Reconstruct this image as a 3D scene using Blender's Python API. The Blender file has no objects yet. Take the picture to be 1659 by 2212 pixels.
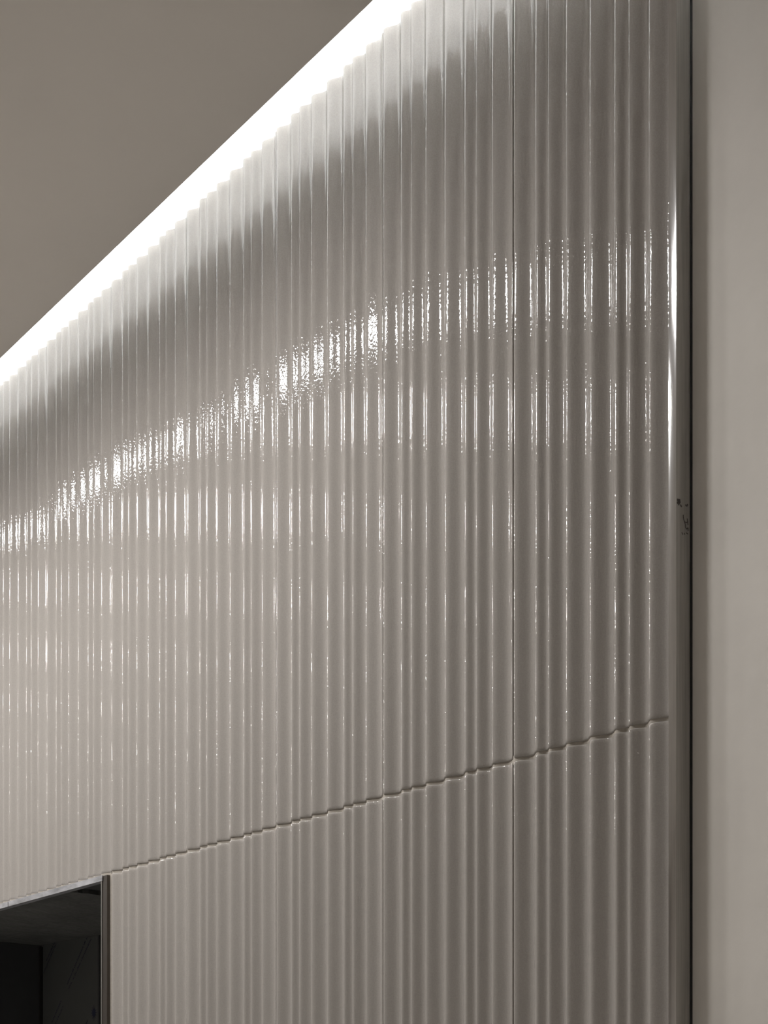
import bpy, math, random
from mathutils import Vector

random.seed(7)
S = bpy.context.scene
C = S.collection

# ------------------------------------------------------------------ camera
EYE = 1.5            # eye height above the floor
D = 1.45             # distance from the eye to the crest plane of the fluted wall
cam_d = bpy.data.cameras.new('camera')
cam = bpy.data.objects.new('camera', cam_d); C.objects.link(cam)
cam.location = (0.0, -D, EYE)
cam.rotation_euler = (math.radians(90), 0, math.atan2(0.8070, 0.5905))
cam_d.sensor_fit = 'HORIZONTAL'; cam_d.sensor_width = 36.0
cam_d.lens = 36.0 * 3500 / 1659
cam_d.shift_y = (2437 - 1106) / 1659
cam_d.clip_start = 0.02
S.camera = cam

# ------------------------------------------------------------------ world, exposure
W = bpy.data.worlds.new('world'); S.world = W; W.use_nodes = True
W.node_tree.nodes['Background'].inputs[0].default_value = (1, 0.96, 0.92, 1)
W.node_tree.nodes['Background'].inputs[1].default_value = 0.02
S.view_settings.view_transform = 'Standard'
S.view_settings.look = 'None'
S.view_settings.gamma = 1.0
S.view_settings.exposure = 0.0
S.view_settings.use_curve_mapping = False
S.cycles.max_bounces = 5; S.cycles.diffuse_bounces = 3; S.cycles.glossy_bounces = 3
S.cycles.sample_clamp_indirect = 6.0
S.cycles.use_adaptive_sampling = True; S.cycles.adaptive_threshold = 0.05; S.cycles.adaptive_min_samples = 20

# ------------------------------------------------------------------ ceiling panel lamps (a row along the wall, a row behind)
CEIL = EYE + 1.6065
def lamp(name, x, y, power, sx=0.31, sy=0.055, col=(1.0, 0.985, 0.97), spread=168):
    l = bpy.data.lights.new(name, 'AREA'); l.shape = 'RECTANGLE'; l.size = sx; l.size_y = sy
    l.energy = power; l.color = col; l.spread = math.radians(spread)
    o = bpy.data.objects.new(name, l); C.objects.link(o)
    o.location = (x, y, CEIL - 0.004)
    return o
for k in range(9):
    lamp('ceiling_lamp', -2.15 - 0.74 * k, -0.76, 11.0)
for x, y in ((1.0, -2.2), (1.3, -3.8)):
    lamp('room_lamp', x, y, 6.0, col=(1.0, 0.96, 0.905))

# ------------------------------------------------------------------ materials
def new_mat(name):
    m = bpy.data.materials.new(name); m.use_nodes = True
    nt = m.node_tree
    return m, nt, nt.nodes['Principled BSDF']
def N(nt, t, **kw):
    n = nt.nodes.new(t)
    for k, v in kw.items(): setattr(n, k, v)
    return n
def coords(nt, scale=(1, 1, 1)):
    g = N(nt, 'ShaderNodeNewGeometry'); mp = N(nt, 'ShaderNodeMapping')
    mp.inputs['Scale'].default_value = scale
    nt.links.new(g.outputs['Position'], mp.inputs['Vector'])
    return mp.outputs['Vector']
def noise(nt, vec, scale, detail=2.0, rough=0.5):
    n = N(nt, 'ShaderNodeTexNoise')
    n.inputs['Scale'].default_value = scale; n.inputs['Detail'].default_value = detail
    n.inputs['Roughness'].default_value = rough
    nt.links.new(vec, n.inputs['Vector'])
    return n.outputs['Fac']
def ramp(nt, fac, c0, c1, p0=0.3, p1=0.7):
    r = N(nt, 'ShaderNodeValToRGB')
    r.color_ramp.elements[0].position = p0; r.color_ramp.elements[0].color = (*c0, 1)
    r.color_ramp.elements[1].position = p1; r.color_ramp.elements[1].color = (*c1, 1)
    nt.links.new(fac, r.inputs['Fac'])
    return r.outputs['Color']
def bump(nt, fac, bsdf, strength, dist, prev=None):
    b = N(nt, 'ShaderNodeBump')
    b.inputs['Strength'].default_value = strength; b.inputs['Distance'].default_value = dist
    nt.links.new(fac, b.inputs['Height'])
    if prev is not None: nt.links.new(prev, b.inputs['Normal'])
    nt.links.new(b.outputs['Normal'], bsdf.inputs['Normal'])
    return b.outputs['Normal']

def mat_tile():
    m, nt, b = new_mat('glazed_ceramic')
    v = coords(nt)
    nt.links.new(ramp(nt, noise(nt, v, 620, 0), (0.378, 0.350, 0.324), (0.412, 0.384, 0.357), 0.25, 0.75), b.inputs['Base Color'])
    b.inputs['Roughness'].default_value = 0.048
    b.inputs['IOR'].default_value = 1.5
    p = bump(nt, noise(nt, coords(nt, (1, 1, 0.48)), 400, 1.0), b, 1.0, 0.00021)
    return m
def mat_plain(name, col, rough=0.6, var=0.0, scale=3.0, metal=0.0, bump_s=None):
    m, nt, b = new_mat(name)
    b.inputs['Roughness'].default_value = rough; b.inputs['Metallic'].default_value = metal
    v = coords(nt)
    c0 = tuple(c * (1 - var) for c in col); c1 = tuple(min(1, c * (1 + var)) for c in col)
    nt.links.new(ramp(nt, noise(nt, v, scale, 4, 0.6), c0, c1), b.inputs['Base Color'])
    if bump_s: bump(nt, noise(nt, v, bump_s[0], 3), b, bump_s[1], bump_s[2])
    return m
def mat_metal(name, col, rough, stretch=(60, 60, 1.2), var=0.25, rvar=0.1, mix=1.0, grain=None):
    m, nt, b = new_mat(name)
    b.inputs['Metallic'].default_value = 1.0
    v = coords(nt, stretch)
    n1 = noise(nt, v, 6, 5, 0.65)
    nt.links.new(ramp(nt, n1, tuple(c * (1 - var) for c in col), col), b.inputs['Base Color'])
    mr = N(nt, 'ShaderNodeMapRange')
    mr.inputs['To Min'].default_value = max(0.03, rough - rvar); mr.inputs['To Max'].default_value = rough + rvar
    nt.links.new(n1, mr.inputs['Value']); nt.links.new(mr.outputs['Result'], b.inputs['Roughness'])
    if grain: bump(nt, noise(nt, coords(nt, grain[0]), 1.0, 2.0), b, 1.0, grain[1])
    if mix < 1: b.inputs['Metallic'].default_value = mix
    return m
def mat_emit(name, col, strength):
    m, nt, b = new_mat(name)
    b.inputs['Base Color'].default_value = (0.9, 0.9, 0.9, 1)
    b.inputs['Emission Color'].default_value = (*col, 1)
    b.inputs['Emission Strength'].default_value = strength
    return m

M = {
    'tile': mat_tile(),
    'body': mat_plain('unglazed_body', (0.15, 0.122, 0.092), 0.85, 0.1, 90),
    'grout': mat_plain('grout', (0.43, 0.39, 0.34), 0.9, 0.12, 120),
    'plaster': mat_plain('wall_paint', (0.80, 0.76, 0.71), 0.75, 0.035, 9.0, bump_s=(40, 0.25, 0.002)),
    'ceiling': mat_plain('ceiling_paint', (0.80, 0.755, 0.70), 0.85, 0.02, 3.0),
    'white': mat_plain('white_board', (0.85, 0.85, 0.84), 0.8, 0.02, 6.0),
    'floor': mat_plain('screed_floor', (0.56, 0.54, 0.51), 0.7, 0.12, 4.0),
    'backing': mat_plain('cement_board', (0.42, 0.38, 0.34), 0.9, 0.06, 20.0),
    'polish': mat_metal('polished_aluminium', (0.66, 0.66, 0.67), 0.10, (40, 40, 1.0), 0.12, 0.025, grain=((1300, 1300, 4), 0.00004)),
    'brushed': mat_metal('brushed_aluminium', (0.52, 0.51, 0.49), 0.42),
    'lintel': mat_metal('scuffed_aluminium', (0.58, 0.58, 0.61), 0.42, (3.5, 12, 12), 0.55, 0.12, 0.45),
    'jamb': mat_metal('dull_aluminium', (0.14, 0.124, 0.112), 0.45),
    'black': mat_plain('black_sealant', (0.012, 0.011, 0.010), 0.7, 0.2, 60),
    'film': mat_plain('film_panel', (0.084, 0.086, 0.085), 0.55, 0.08, 3.0),
    'soffit': mat_plain('soffit_sheet', (0.088, 0.088, 0.084), 0.6, 0.25, 9.0, bump_s=(14, 0.6, 0.02)),
    'void': mat_plain('dark_board', (0.045, 0.045, 0.047), 0.8, 0.1, 8.0),
    'ink': mat_plain('blue_ink', (0.010, 0.012, 0.045), 0.6, 0.1, 90),
    'pencil': mat_plain('marker_ink', (0.10, 0.09, 0.085), 0.6, 0.1, 90),
    'led': mat_emit('led_diffuser', (0.96, 0.985, 1.0), 150.0),
    'alu': mat_metal('strip_channel', (0.75, 0.75, 0.76), 0.4, (3, 30, 30), 0.1, 0.05),
}

# ------------------------------------------------------------------ mesh helpers
class MB:
    def __init__(s): s.v, s.f, s.sm = [], [], []
    def quad(s, a, b, c, d, smooth=False):
        i = len(s.v); s.v += [a, b, c, d]; s.f.append((i, i + 1, i + 2, i + 3)); s.sm.append(smooth)
    def box(s, x0, x1, y0, y1, z0, z1):
        i = len(s.v)
        s.v += [(x0, y0, z0), (x1, y0, z0), (x1, y1, z0), (x0, y1, z0), (x0, y0, z1), (x1, y0, z1), (x1, y1, z1), (x0, y1, z1)]
        for q in ((0, 3, 2, 1), (4, 5, 6, 7), (0, 1, 5, 4), (1, 2, 6, 5), (2, 3, 7, 6), (3, 0, 4, 7)):
            s.f.append(tuple(i + k for k in q)); s.sm.append(False)
    def grid(s, rows, smooth=True):
        """rows: list of equal-length point lists"""
        i = len(s.v); n = len(rows[0])
        for r in rows: s.v += r
        for a in range(len(rows) - 1):
            for b in range(n - 1):
                s.f.append((i + a * n + b, i + a * n + b + 1, i + (a + 1) * n + b + 1, i + (a + 1) * n + b)); s.sm.append(smooth)
    def poly(s, pts):
        i = len(s.v); s.v += pts; s.f.append(tuple(range(i, i + len(pts)))); s.sm.append(False)
    def slab(s, pts, dy):
        """outline in the xz plane (x, y, z points, counter-clockwise seen from -y), dy thick towards +y"""
        i = len(s.v); n = len(pts)
        s.v += list(pts) + [(p[0], p[1] + dy, p[2]) for p in pts]
        s.f.append(tuple(range(i, i + n))); s.sm.append(False)
        s.f.append(tuple(range(i + 2 * n - 1, i + n - 1, -1))); s.sm.append(False)
        for k in range(n):
            l = (k + 1) % n
            s.f.append((i + l, i + k, i + n + k, i + n + l)); s.sm.append(False)
    def mesh(s, name, mat):
        me = bpy.data.meshes.new(name); me.from_pydata(s.v, [], s.f); me.update()
        me.polygons.foreach_set('use_smooth', s.sm)
        me.materials.append(mat)
        return me
    def build(s, name, mat, parent=None, kind=None, label=None, cat=None, group=None):
        return link(name, s.mesh(name, mat), parent, kind, label, cat, group)
def link(name, me, parent=None, kind=None, label=None, cat=None, group=None):
    o = bpy.data.objects.new(name, me); C.objects.link(o)
    if parent: o.parent = parent
    if kind: o['kind'] = kind
    if label: o['label'] = label
    if cat: o['category'] = cat
    if group: o['group'] = group
    return o

# ------------------------------------------------------------------ main dimensions (wall along x, room on the -y side)
PITCH, TW = 0.302, 0.2972           # tile pitch and width
S0 = 1.6795                        # first crest of the rightmost tile
CREST = 0.0030                     # that crest's distance from the tile's left edge
JOINT = EYE + 0.5037               # centre of the level joint
UP0, LO1 = JOINT + 0.0022, JOINT - 0.0022
TOP = EYE + 1.667                  # top of the upper tile course
BACK = 0.022                       # wall board behind the tiles
TRIM_L, TRIM_R = -1.3934, -1.3796  # metal corner trim
OPEN_R, OPEN_L = -2.902, -4.10     # opening
PLASTER_Y = 0.0275
ROOM_X0, ROOM_X1, ROOM_Y = -9.6, 2.6, -5.0
COVE = CEIL + 0.135
GAP = 0.10                         # light slot between ceiling edge and tiles

# flute profile: wave with unequal spacing, repeating twice across a tile
seg_w = [0.1505, 0.079, 0.1185, 0.152] * 2
seg_d = [0.0106, 0.0064, 0.0092, 0.0106, 0.0106, 0.0064, 0.0092, 0.0078]
cr = [CREST]
for w in seg_w: cr.append(cr[-1] + w * PITCH)
def prof(v):
    """depth behind the crest plane at distance v from the tile's left edge"""
    t = v
    while t < cr[0]: t += PITCH
    while t >= cr[-1]: t -= PITCH
    for i in range(8):
        if cr[i] <= t < cr[i + 1]:
            u = (t - cr[i]) / (cr[i + 1] - cr[i])
            return seg_d[i] * (0.5 - 0.5 * math.cos(2 * math.pi * u)) ** 0.95
    return 0.0

def tile_mesh(height, width=TW, n=128, name='tile'):
    mb = MB()
    e = 0.0013
    r = 0.0032                                                    # pillowed right edge
    w1 = width - r
    arc = [math.radians(a) for a in (20, 40, 58, 74, 84)]
    vs = [0.0, 0.0004, e] + [e + (w1 - e) * k / n for k in range(1, n)] + [w1] + [w1 + r * math.sin(a) for a in arc]
    dx = [0.0012, 0.0004, 0.0] + [0.0] * (n - 1) + [0.0] + [r * (1 - math.cos(a)) for a in arc]
    zs = [(0, 0.0018), (0.0006, 0.0007), (0.0018, 0), (0.006, 0), (height * 0.5, 0), (height - 0.006, 0),
          (height - 0.0018, 0), (height - 0.0006, 0.0007), (height, 0.0018)]
    rows = [[(v, prof(v) + d + dy, z) for v, d in zip(vs, dx)] for z, dy in zs]
    mb.grid(rows)
    b = 0.020
    # edges of the tile body
    mb.grid([rows[0], [(v, b, 0) for v in vs]][::-1], False)
    mb.grid([rows[-1], [(v, b, height) for v in vs]], False)
    mb.grid([[(0, b, z) for z, _ in zs], [q[0] for q in rows]], False)
    mb.grid([[q[-1] for q in rows], [(vs[-1], b, z) for z, _ in zs]], False)
    mb.quad((0, b, 0), (0, b, height), (width, b, height), (width, b, 0))
    me = mb.mesh(name, M['tile'])
    me.materials.append(M['body'])
    n_face = (len(vs) - 1) * (len(zs) - 1)
    for p in me.polygons:
        if p.index >= n_face: p.material_index = 1      # unglazed brown edges
    return me

# ------------------------------------------------------------------ setting: walls, floor, ceiling
mb = MB()
Y1, YB = 0.12, 0.034
mb.box(OPEN_R - 0.03, TRIM_R - 0.001, BACK, YB, 0, JOINT)        # right of the opening
mb.box(ROOM_X0, OPEN_L, BACK, YB, 0, JOINT)                      # left of the opening
mb.box(ROOM_X0, TRIM_R - 0.001, BACK, YB, JOINT, TOP - 0.02)     # above it
wall = mb.build('wall_left', M['backing'], kind='structure')
mb = MB(); mb.box(ROOM_X0, ROOM_X1, BACK - 0.004, Y1, TOP - 0.02, COVE)
mb.build('upper_board', M['white'], wall, label='white wall board above the tiles inside the light slot')

mb = MB(); mb.box(TRIM_R - 0.001, ROOM_X1, PLASTER_Y, Y1, 0, TOP - 0.02)
plast = mb.build('wall_right', M['plaster'], kind='structure')
mb = MB()
mb.slab([(-1.150 + 0.0011 * math.cos(a), PLASTER_Y - 0.0004, EYE + 1.02 + 0.0011 * math.sin(a)) for a in [k * math.pi / 4 for k in range(8)]], 0.0006)
mb.build('paint_speck', M['pencil'], plast, label='tiny dark speck on the plaster')

mb = MB(); mb.box(ROOM_X0, ROOM_X1, ROOM_Y, 0.5, -0.1, 0)
mb.build('floor', M['floor'], kind='structure')
mb = MB()
mb.box(ROOM_X0, ROOM_X1, ROOM_Y, -GAP, CEIL, CEIL + 0.012)       # dropped ceiling board
ceil = mb.build('ceiling', M['ceiling'], kind='structure')
mb = MB()
mb.box(ROOM_X0, ROOM_X1, -0.42, Y1, COVE, COVE + 0.02)
mb.box(ROOM_X0, ROOM_X1, -0.42, -0.40, CEIL + 0.012, COVE)
mb.build('cove_box', M['white'], ceil, label='white inside of the light slot')
mb = MB(); mb.box(ROOM_X0, ROOM_X1, ROOM_Y - 0.1, ROOM_Y, 0, COVE)
mb.build('wall_back', M['plaster'], kind='structure')
mb = MB(); mb.box(ROOM_X0 - 0.1, ROOM_X0, ROOM_Y - 0.1, Y1, 0, COVE)
mb.build('wall_far', M['plaster'], kind='structure')
mb = MB(); mb.box(ROOM_X1, ROOM_X1 + 0.1, ROOM_Y - 0.1, Y1, 0, COVE)
mb.build('wall_near', M['plaster'], kind='structure')

# ------------------------------------------------------------------ fluted tiles
H_UP, H_LO = TOP - UP0, 1.2
up_me = tile_mesh(H_UP); lo_me = tile_mesh(H_LO)
CUT = TRIM_L - (-S0 - CREST) - 0.0006                             # rightmost tile is cut at the trim
up_cut = tile_mesh(H_UP, CUT); lo_cut = tile_mesh(H_LO, CUT)
N_UP, N_LO = 10, 5
x_left = lambda k: -S0 - PITCH * k - CREST
for k in range(N_UP):
    o = link('tile', up_cut if k == 0 else up_me, wall); o.location = (x_left(k), 0, UP0)
for k in range(N_LO):
    o = link('tile', lo_cut if k == 0 else lo_me, wall); o.location = (x_left(k), 0, LO1 - H_LO)

# grout: level joint follows the flutes, upright joints between tiles
mb = MB()
def grout_level(x0, x1, z0, z1, rec=0.0021):
    n = int((x1 - x0) / 0.003)
    pts = [x0 + (x1 - x0) * k / n for k in range(n + 1)]
    ys = [prof((x - x_left(0)) % PITCH) + rec for x in pts]
    mb.grid([[(x, y, z0) for x, y in zip(pts, ys)], [(x, y, z1) for x, y in zip(pts, ys)]])
    mb.grid([[(x, 0.021, z0) for x in pts], [(x, y, z0) for x, y in zip(pts, ys)]], False)
grout_level(OPEN_R, TRIM_L, LO1 - 0.004, UP0 + 0.004)
grout_level(x_left(N_UP - 1), OPEN_R, LO1 - 0.0015, UP0 + 0.004, 0.0008)
for k in range(N_UP):
    x = x_left(k); y = prof(0) + 0.0115
    z0 = LO1 - H_LO if k < N_LO - 1 else UP0 - 0.003
    mb.box(x - 0.0058, x + 0.0010, y, 0.021, z0, TOP - 0.004)
mb.box(OPEN_R - 0.0022, x_left(N_LO - 1) + 0.001, 0.0045, 0.021, LO1 - H_LO, LO1)
mb.build('grout', M['grout'], wall, label='beige grout recessed between the tiles')

# ------------------------------------------------------------------ metal corner trim at the right
Z0, Z1 = 0.0, TOP
mb = MB()
n = 10; wdt = TRIM_R - TRIM_L
a0, a1 = math.radians(9), math.radians(1)   # face turns from left-facing to straight
pts = []; y = 0.0028; x = TRIM_L
for k in range(n + 1):
    pts.append((x, y))
    a = a0 + (a1 - a0) * (k + .5) / n
    y -= math.tan(a) * wdt / n; x += wdt / n
pts = [(px, py - pts[-1][1] - 0.0005) for px, py in pts]
mb.grid([[(px, py, Z0) for px, py in pts], [(px, py, Z1) for px, py in pts]])
px, py = pts[0]
mb.quad((px, 0.02, Z0), (px, py, Z0), (px, py, Z1), (px, 0.02, Z1))
trim = mb.build('trim_1', M['polish'], kind='structure', label='polished metal corner trim ending the fluted tiles beside the plaster wall')
mb = MB()
mb.quad((TRIM_R, -0.0005, Z0), (TRIM_R, 0.0238, Z0), (TRIM_R, 0.0238, Z1), (TRIM_R, -0.0005, Z1))
mb.quad((TRIM_R - 0.0015, -0.0003, Z0), (TRIM_R, -0.0005, Z0), (TRIM_R, -0.0005, Z1), (TRIM_R - 0.0015, -0.0003, Z1))
mb.quad((TRIM_R - 0.002, 0.0238, Z1), (TRIM_R, 0.0238, Z1), (TRIM_R, 0.0238, Z0), (TRIM_R - 0.002, 0.0238, Z0))
side = mb.build('return_face', M['brushed'], trim, label='dull grey side of the corner trim')
mb = MB(); mb.box(TRIM_R - 0.003, TRIM_R + 0.0006, 0.0236, PLASTER_Y + 0.001, Z0, Z1)
mb.build('sealant_line', M['black'], trim, label='black gap between trim and plaster')

# hand-drawn marks on the trim's side face (y across the face, z up)
def stroke(b, pts, w):
    for (ya, za), (yb, zb) in zip(pts, pts[1:]):
        dy, dz = yb - ya, zb - za; L = math.hypot(dy, dz) or 1
        ny, nz = -dz / L * w / 2, dy / L * w / 2
        q = [(TRIM_R + 0.0003, ya + ny, za + nz), (TRIM_R + 0.0003, ya - ny, za - nz), (TRIM_R + 0.0003, yb - ny, zb - nz), (TRIM_R + 0.0003, yb + ny, zb + nz)]
        b.poly(q)
        b.poly([(p[0] - 0.0002, p[1], p[2]) for p in q][::-1])
def face_pt(px, py):      # photograph position -> place on the side face
    yy = (px - 1461.0) * 0.0242 / 30.0
    depth = 1.9695 + 0.5905 * yy
    return (yy, EYE + (2437 - py) / 3500 * depth)
mb = MB()
mb_marks = [[(1475.5, 1112), (1476, 1120), (1478, 1127), (1480, 1133), (1480, 1139)],
            [(1478, 1127), (1482, 1129), (1486, 1127)], [(1484, 1120), (1486, 1134)],
            [(1480, 1139), (1483, 1143), (1486, 1140), (1486, 1147)], [(1472.5, 1150), (1474.5, 1155)],
            [(1477, 1151), (1479, 1155)], [(1482, 1151), (1486, 1154)]]
for st in mb_marks: stroke(mb, [face_pt(*p) for p in st], 0.0013)
mb.build('pencil_mark', M['pencil'], side, label='dark scribbled mark')
mb = MB()
for st in ([(1462, 1079), (1469, 1080)], [(1463, 1083), (1469, 1083), (1465, 1091)], [(1462, 1087), (1466, 1085)], [(1469, 1090), (1472, 1095)], [(1480, 1091), (1484, 1093), (1485, 1089)]):
    stroke(mb, [face_pt(*p) for p in st], 0.0022)
mb.build('glue_residue', M['pencil'], side, label='dark smear of glue')

# ------------------------------------------------------------------ frame of the opening
mb = MB()
mb.box(OPEN_L - 0.02, OPEN_R - 0.0215, -0.004, 0.012, EYE + 0.4905, EYE + 0.5015)
lint = mb.build('trim_2', M['lintel'], kind='structure', label='scuffed silver metal strip along the top of the dark opening')
mb = MB()
for xs in (-3.505, -3.385):
    mb.box(xs - 0.0009, xs + 0.0009, -0.0046, -0.0036, EYE + 0.4905, EYE + 0.5010)
mb.build('butt_seam', M['pencil'], lint, label='dark seam across the strip')
mb = MB()
mb.box(OPEN_R - 0.0235, OPEN_R - 0.0022, -0.0025, 0.030, 0.0, EYE + 0.5000)
jamb = mb.build('trim_3', M['jamb'], kind='structure', label='dull brown grey metal upright on the right edge of the dark opening')
mb = MB()
mb.box(OPEN_R - 0.0267, OPEN_R - 0.0237, -0.0035, 0.030, 0.0, EYE + 0.4985)
mb.build('lip', M['brushed'], jamb, label='lighter folded metal lip')

# ------------------------------------------------------------------ lining of the opening
NX0, NX1 = -4.068, OPEN_R - 0.028
SOFF_X = -3.12
DEP = 0.383
ZS = EYE + 0.493
root = bpy.data.objects.new('recessed_cabinet', None); C.objects.link(root)
root.location = (-3.49, 0.2, 0.0)
root['label'] = 'dark recessed cabinet lined with film-covered panels in the lower left opening'
root['category'] = 'cabinet'
def part(b, name, mat, parent=root, label=None):
    o = b.build(name, M[mat], parent, label=label)
    if parent is root: o.matrix_parent_inverse = root.matrix_basis.inverted()
    return o
# back
b = MB(); b.box(NX0, NX1 + 0.4, DEP, DEP + 0.012, 0.02, ZS)
back = part(b, 'back_panel', 'film', label='charcoal panel under printed protective film')
b = MB(); b.box(NX0 - 0.012, NX0, 0.034, DEP + 0.012, 0.02, ZS + 0.012)
part(b, 'side_panel', 'void', label='near-black side panel')
b = MB(); b.box(NX1 + 0.002, NX1 + 0.014, 0.0345, DEP + 0.012, 0.02, ZS + 0.2)
part(b, 'side_panel', 'void')
b = MB(); b.box(NX0, NX0 + 0.010, DEP - 0.008, DEP, 0.02, ZS - 0.006)
part(b, 'corner_post', 'black', label='black corner post')
# soffit sheet with a ragged right edge and a slightly sagging left end
xs = [NX0 + (SOFF_X - NX0) * k / 16 for k in range(17)]
ys = [0.013 + (DEP - 0.013) * k / 30 for k in range(31)]
rag = [random.uniform(-0.004, 0.004) for _ in ys]
rows = []
for j, yv in enumerate(ys):
    row = []
    for i, xv in enumerate(xs):
        t = i / 16.0
        z = ZS - 0.010 * math.sin(math.pi * min(1, (1 - t) * 1.2)) * (j / 30.0) - 0.0010 * math.sin(37 * yv + 3 * xv)
        row.append((xv + (rag[j] if i == 16 else 0), yv, z))
    rows.append(row)
b = MB(); b.grid(rows); b.grid([[(p[0], p[1], p[2] + 0.012) for p in r] for r in rows][::-1])
b.grid([[r[-1] for r in rows], [(r[-1][0], r[-1][1], r[-1][2] + 0.012) for r in rows]], False)
part(b, 'soffit_panel', 'soffit', label='wrinkled dark sheet forming the underside')
b = MB(); b.box(SOFF_X - 0.03, NX1 + 0.01, 0.0345, DEP + 0.012, ZS + 0.16, ZS + 0.172)
b.box(SOFF_X - 0.042, SOFF_X - 0.03, 0.0345, DEP + 0.012, ZS + 0.014, ZS + 0.172)
b.box(SOFF_X - 0.03, NX1 + 0.01, DEP, DEP + 0.012, ZS, ZS + 0.172)
b.box(SOFF_X - 0.03, NX1 + 0.01, 0.013, 0.16, ZS + 0.0095, ZS + 0.0105)  # near-black board stands in for the shade inside the hollow
part(b, 'service_void', 'void', label='hollow above the sheet, its shade drawn as a near-black board')
b = MB(); b.box(NX0, NX1 + 0.4, 0.0345, DEP + 0.012, 0.0, 0.02)
part(b, 'bottom_panel', 'void')

# print on the film: slanting double lines of small illegible marks and a starburst
def back_pt(px, py):
    t = (px - 829.5) / 3500.0
    n_y = (D + DEP) / (0.8070 * t + 0.5905)
    X = t * n_y
    s = -0.5905 * X + 0.8070 * n_y
    return (-s, EYE + (2437 - py) / 3500.0 * n_y)
b = MB(); b.box(back_pt(213.5, 2100)[0], back_pt(217, 2100)[0], DEP - 0.003, DEP, 0.02, ZS)
part(b, 'edge_strip', 'void')
def print_line(p0, p1, h, gap=0.35):
    b = MB()
    (xa, za), (xb, zb) = back_pt(*p0), back_pt(*p1)
    L = math.hypot(xb - xa, zb - za); ux, uz = (xb - xa) / L, (zb - za) / L
    vx, vz = -uz, ux
    y = DEP - 0.0004; q = 0.0
    while q < L:
        w = random.uniform(0.5, 0.8) * h
        if random.random() < 0.14: q += w; continue
        hh = h * random.choice((0.7, 0.72, 1.0))
        def bar(a0, a1, c0, c1):
            b.slab([(xa + ux * (q + a) + vx * c, y, za + uz * (q + a) + vz * c) for a, c in ((a0, c0), (a1, c0), (a1, c1), (a0, c1))], 0.0003)
        kind = random.randrange(4); s = 0.2 * h
        bar(0, s, 0, hh)
        if kind == 0: bar(w - s, w, 0, hh); bar(s, w - s, hh - s, hh)
        elif kind == 1: bar(s, w, 0, s); bar(s, w, hh - s, hh)
        elif kind == 2: bar(s, w, hh * .5 - s / 2, hh * .5 + s / 2); bar(w - s, w, 0, hh * .5 - s / 2)
        else: bar(s, w, 0, s)
        q += w + gap * h
    return b
for a, c, h in (((101, 2076), (118, 2039), 0.0055), ((95, 2102), (121, 2041), 0.0045), ((146, 2127), (190, 2023), 0.0055), ((149, 2137), (197, 2030), 0.0050),
                ((112, 2212), (132, 2165), 0.0055), ((121, 2212), (137, 2175), 0.0050), ((187, 2212), (191, 2202), 0.006)):
    print_line(a, c, h).build('film_print', M['ink'], back, label='slanting line of tiny dark blue print')
cx, cz = back_pt(203, 2188)
pts = []
for k in range(24):
    r = 0.017 if k % 2 == 0 else 0.0075
    if k % 6 == 0: r *= 1.15
    a = k * math.pi / 12
    pts.append((cx + r * 0.95 * math.cos(a), DEP - 0.0004, cz + r * math.sin(a)))
b = MB(); b.slab(pts, 0.0003)
o = b.build('star_logo', M['ink'], back, label='dark blue starburst mark')

# ------------------------------------------------------------------ strip light hidden in the slot
strip = bpy.data.objects.new('strip_light', None); C.objects.link(strip)
strip.location = (0, 0, 0)
strip['label'] = 'bright white strip light hidden along the ceiling edge above the fluted wall'
strip['category'] = 'strip light'
ZL = CEIL + 0.012
b = MB()
b.box(-9.4, 2.4, -0.200, -0.180, ZL, ZL + 0.002)
b.box(-9.4, 2.4, -0.202, -0.200, ZL, ZL + 0.010)
b.box(-9.4, 2.4, -0.180, -0.178, ZL, ZL + 0.010)
b.build('channel', M['alu'], strip)
b = MB(); b.box(-9.4, 2.4, -0.1995, -0.1805, ZL + 0.002, ZL + 0.008)
b.build('diffuser', M['led'], strip)
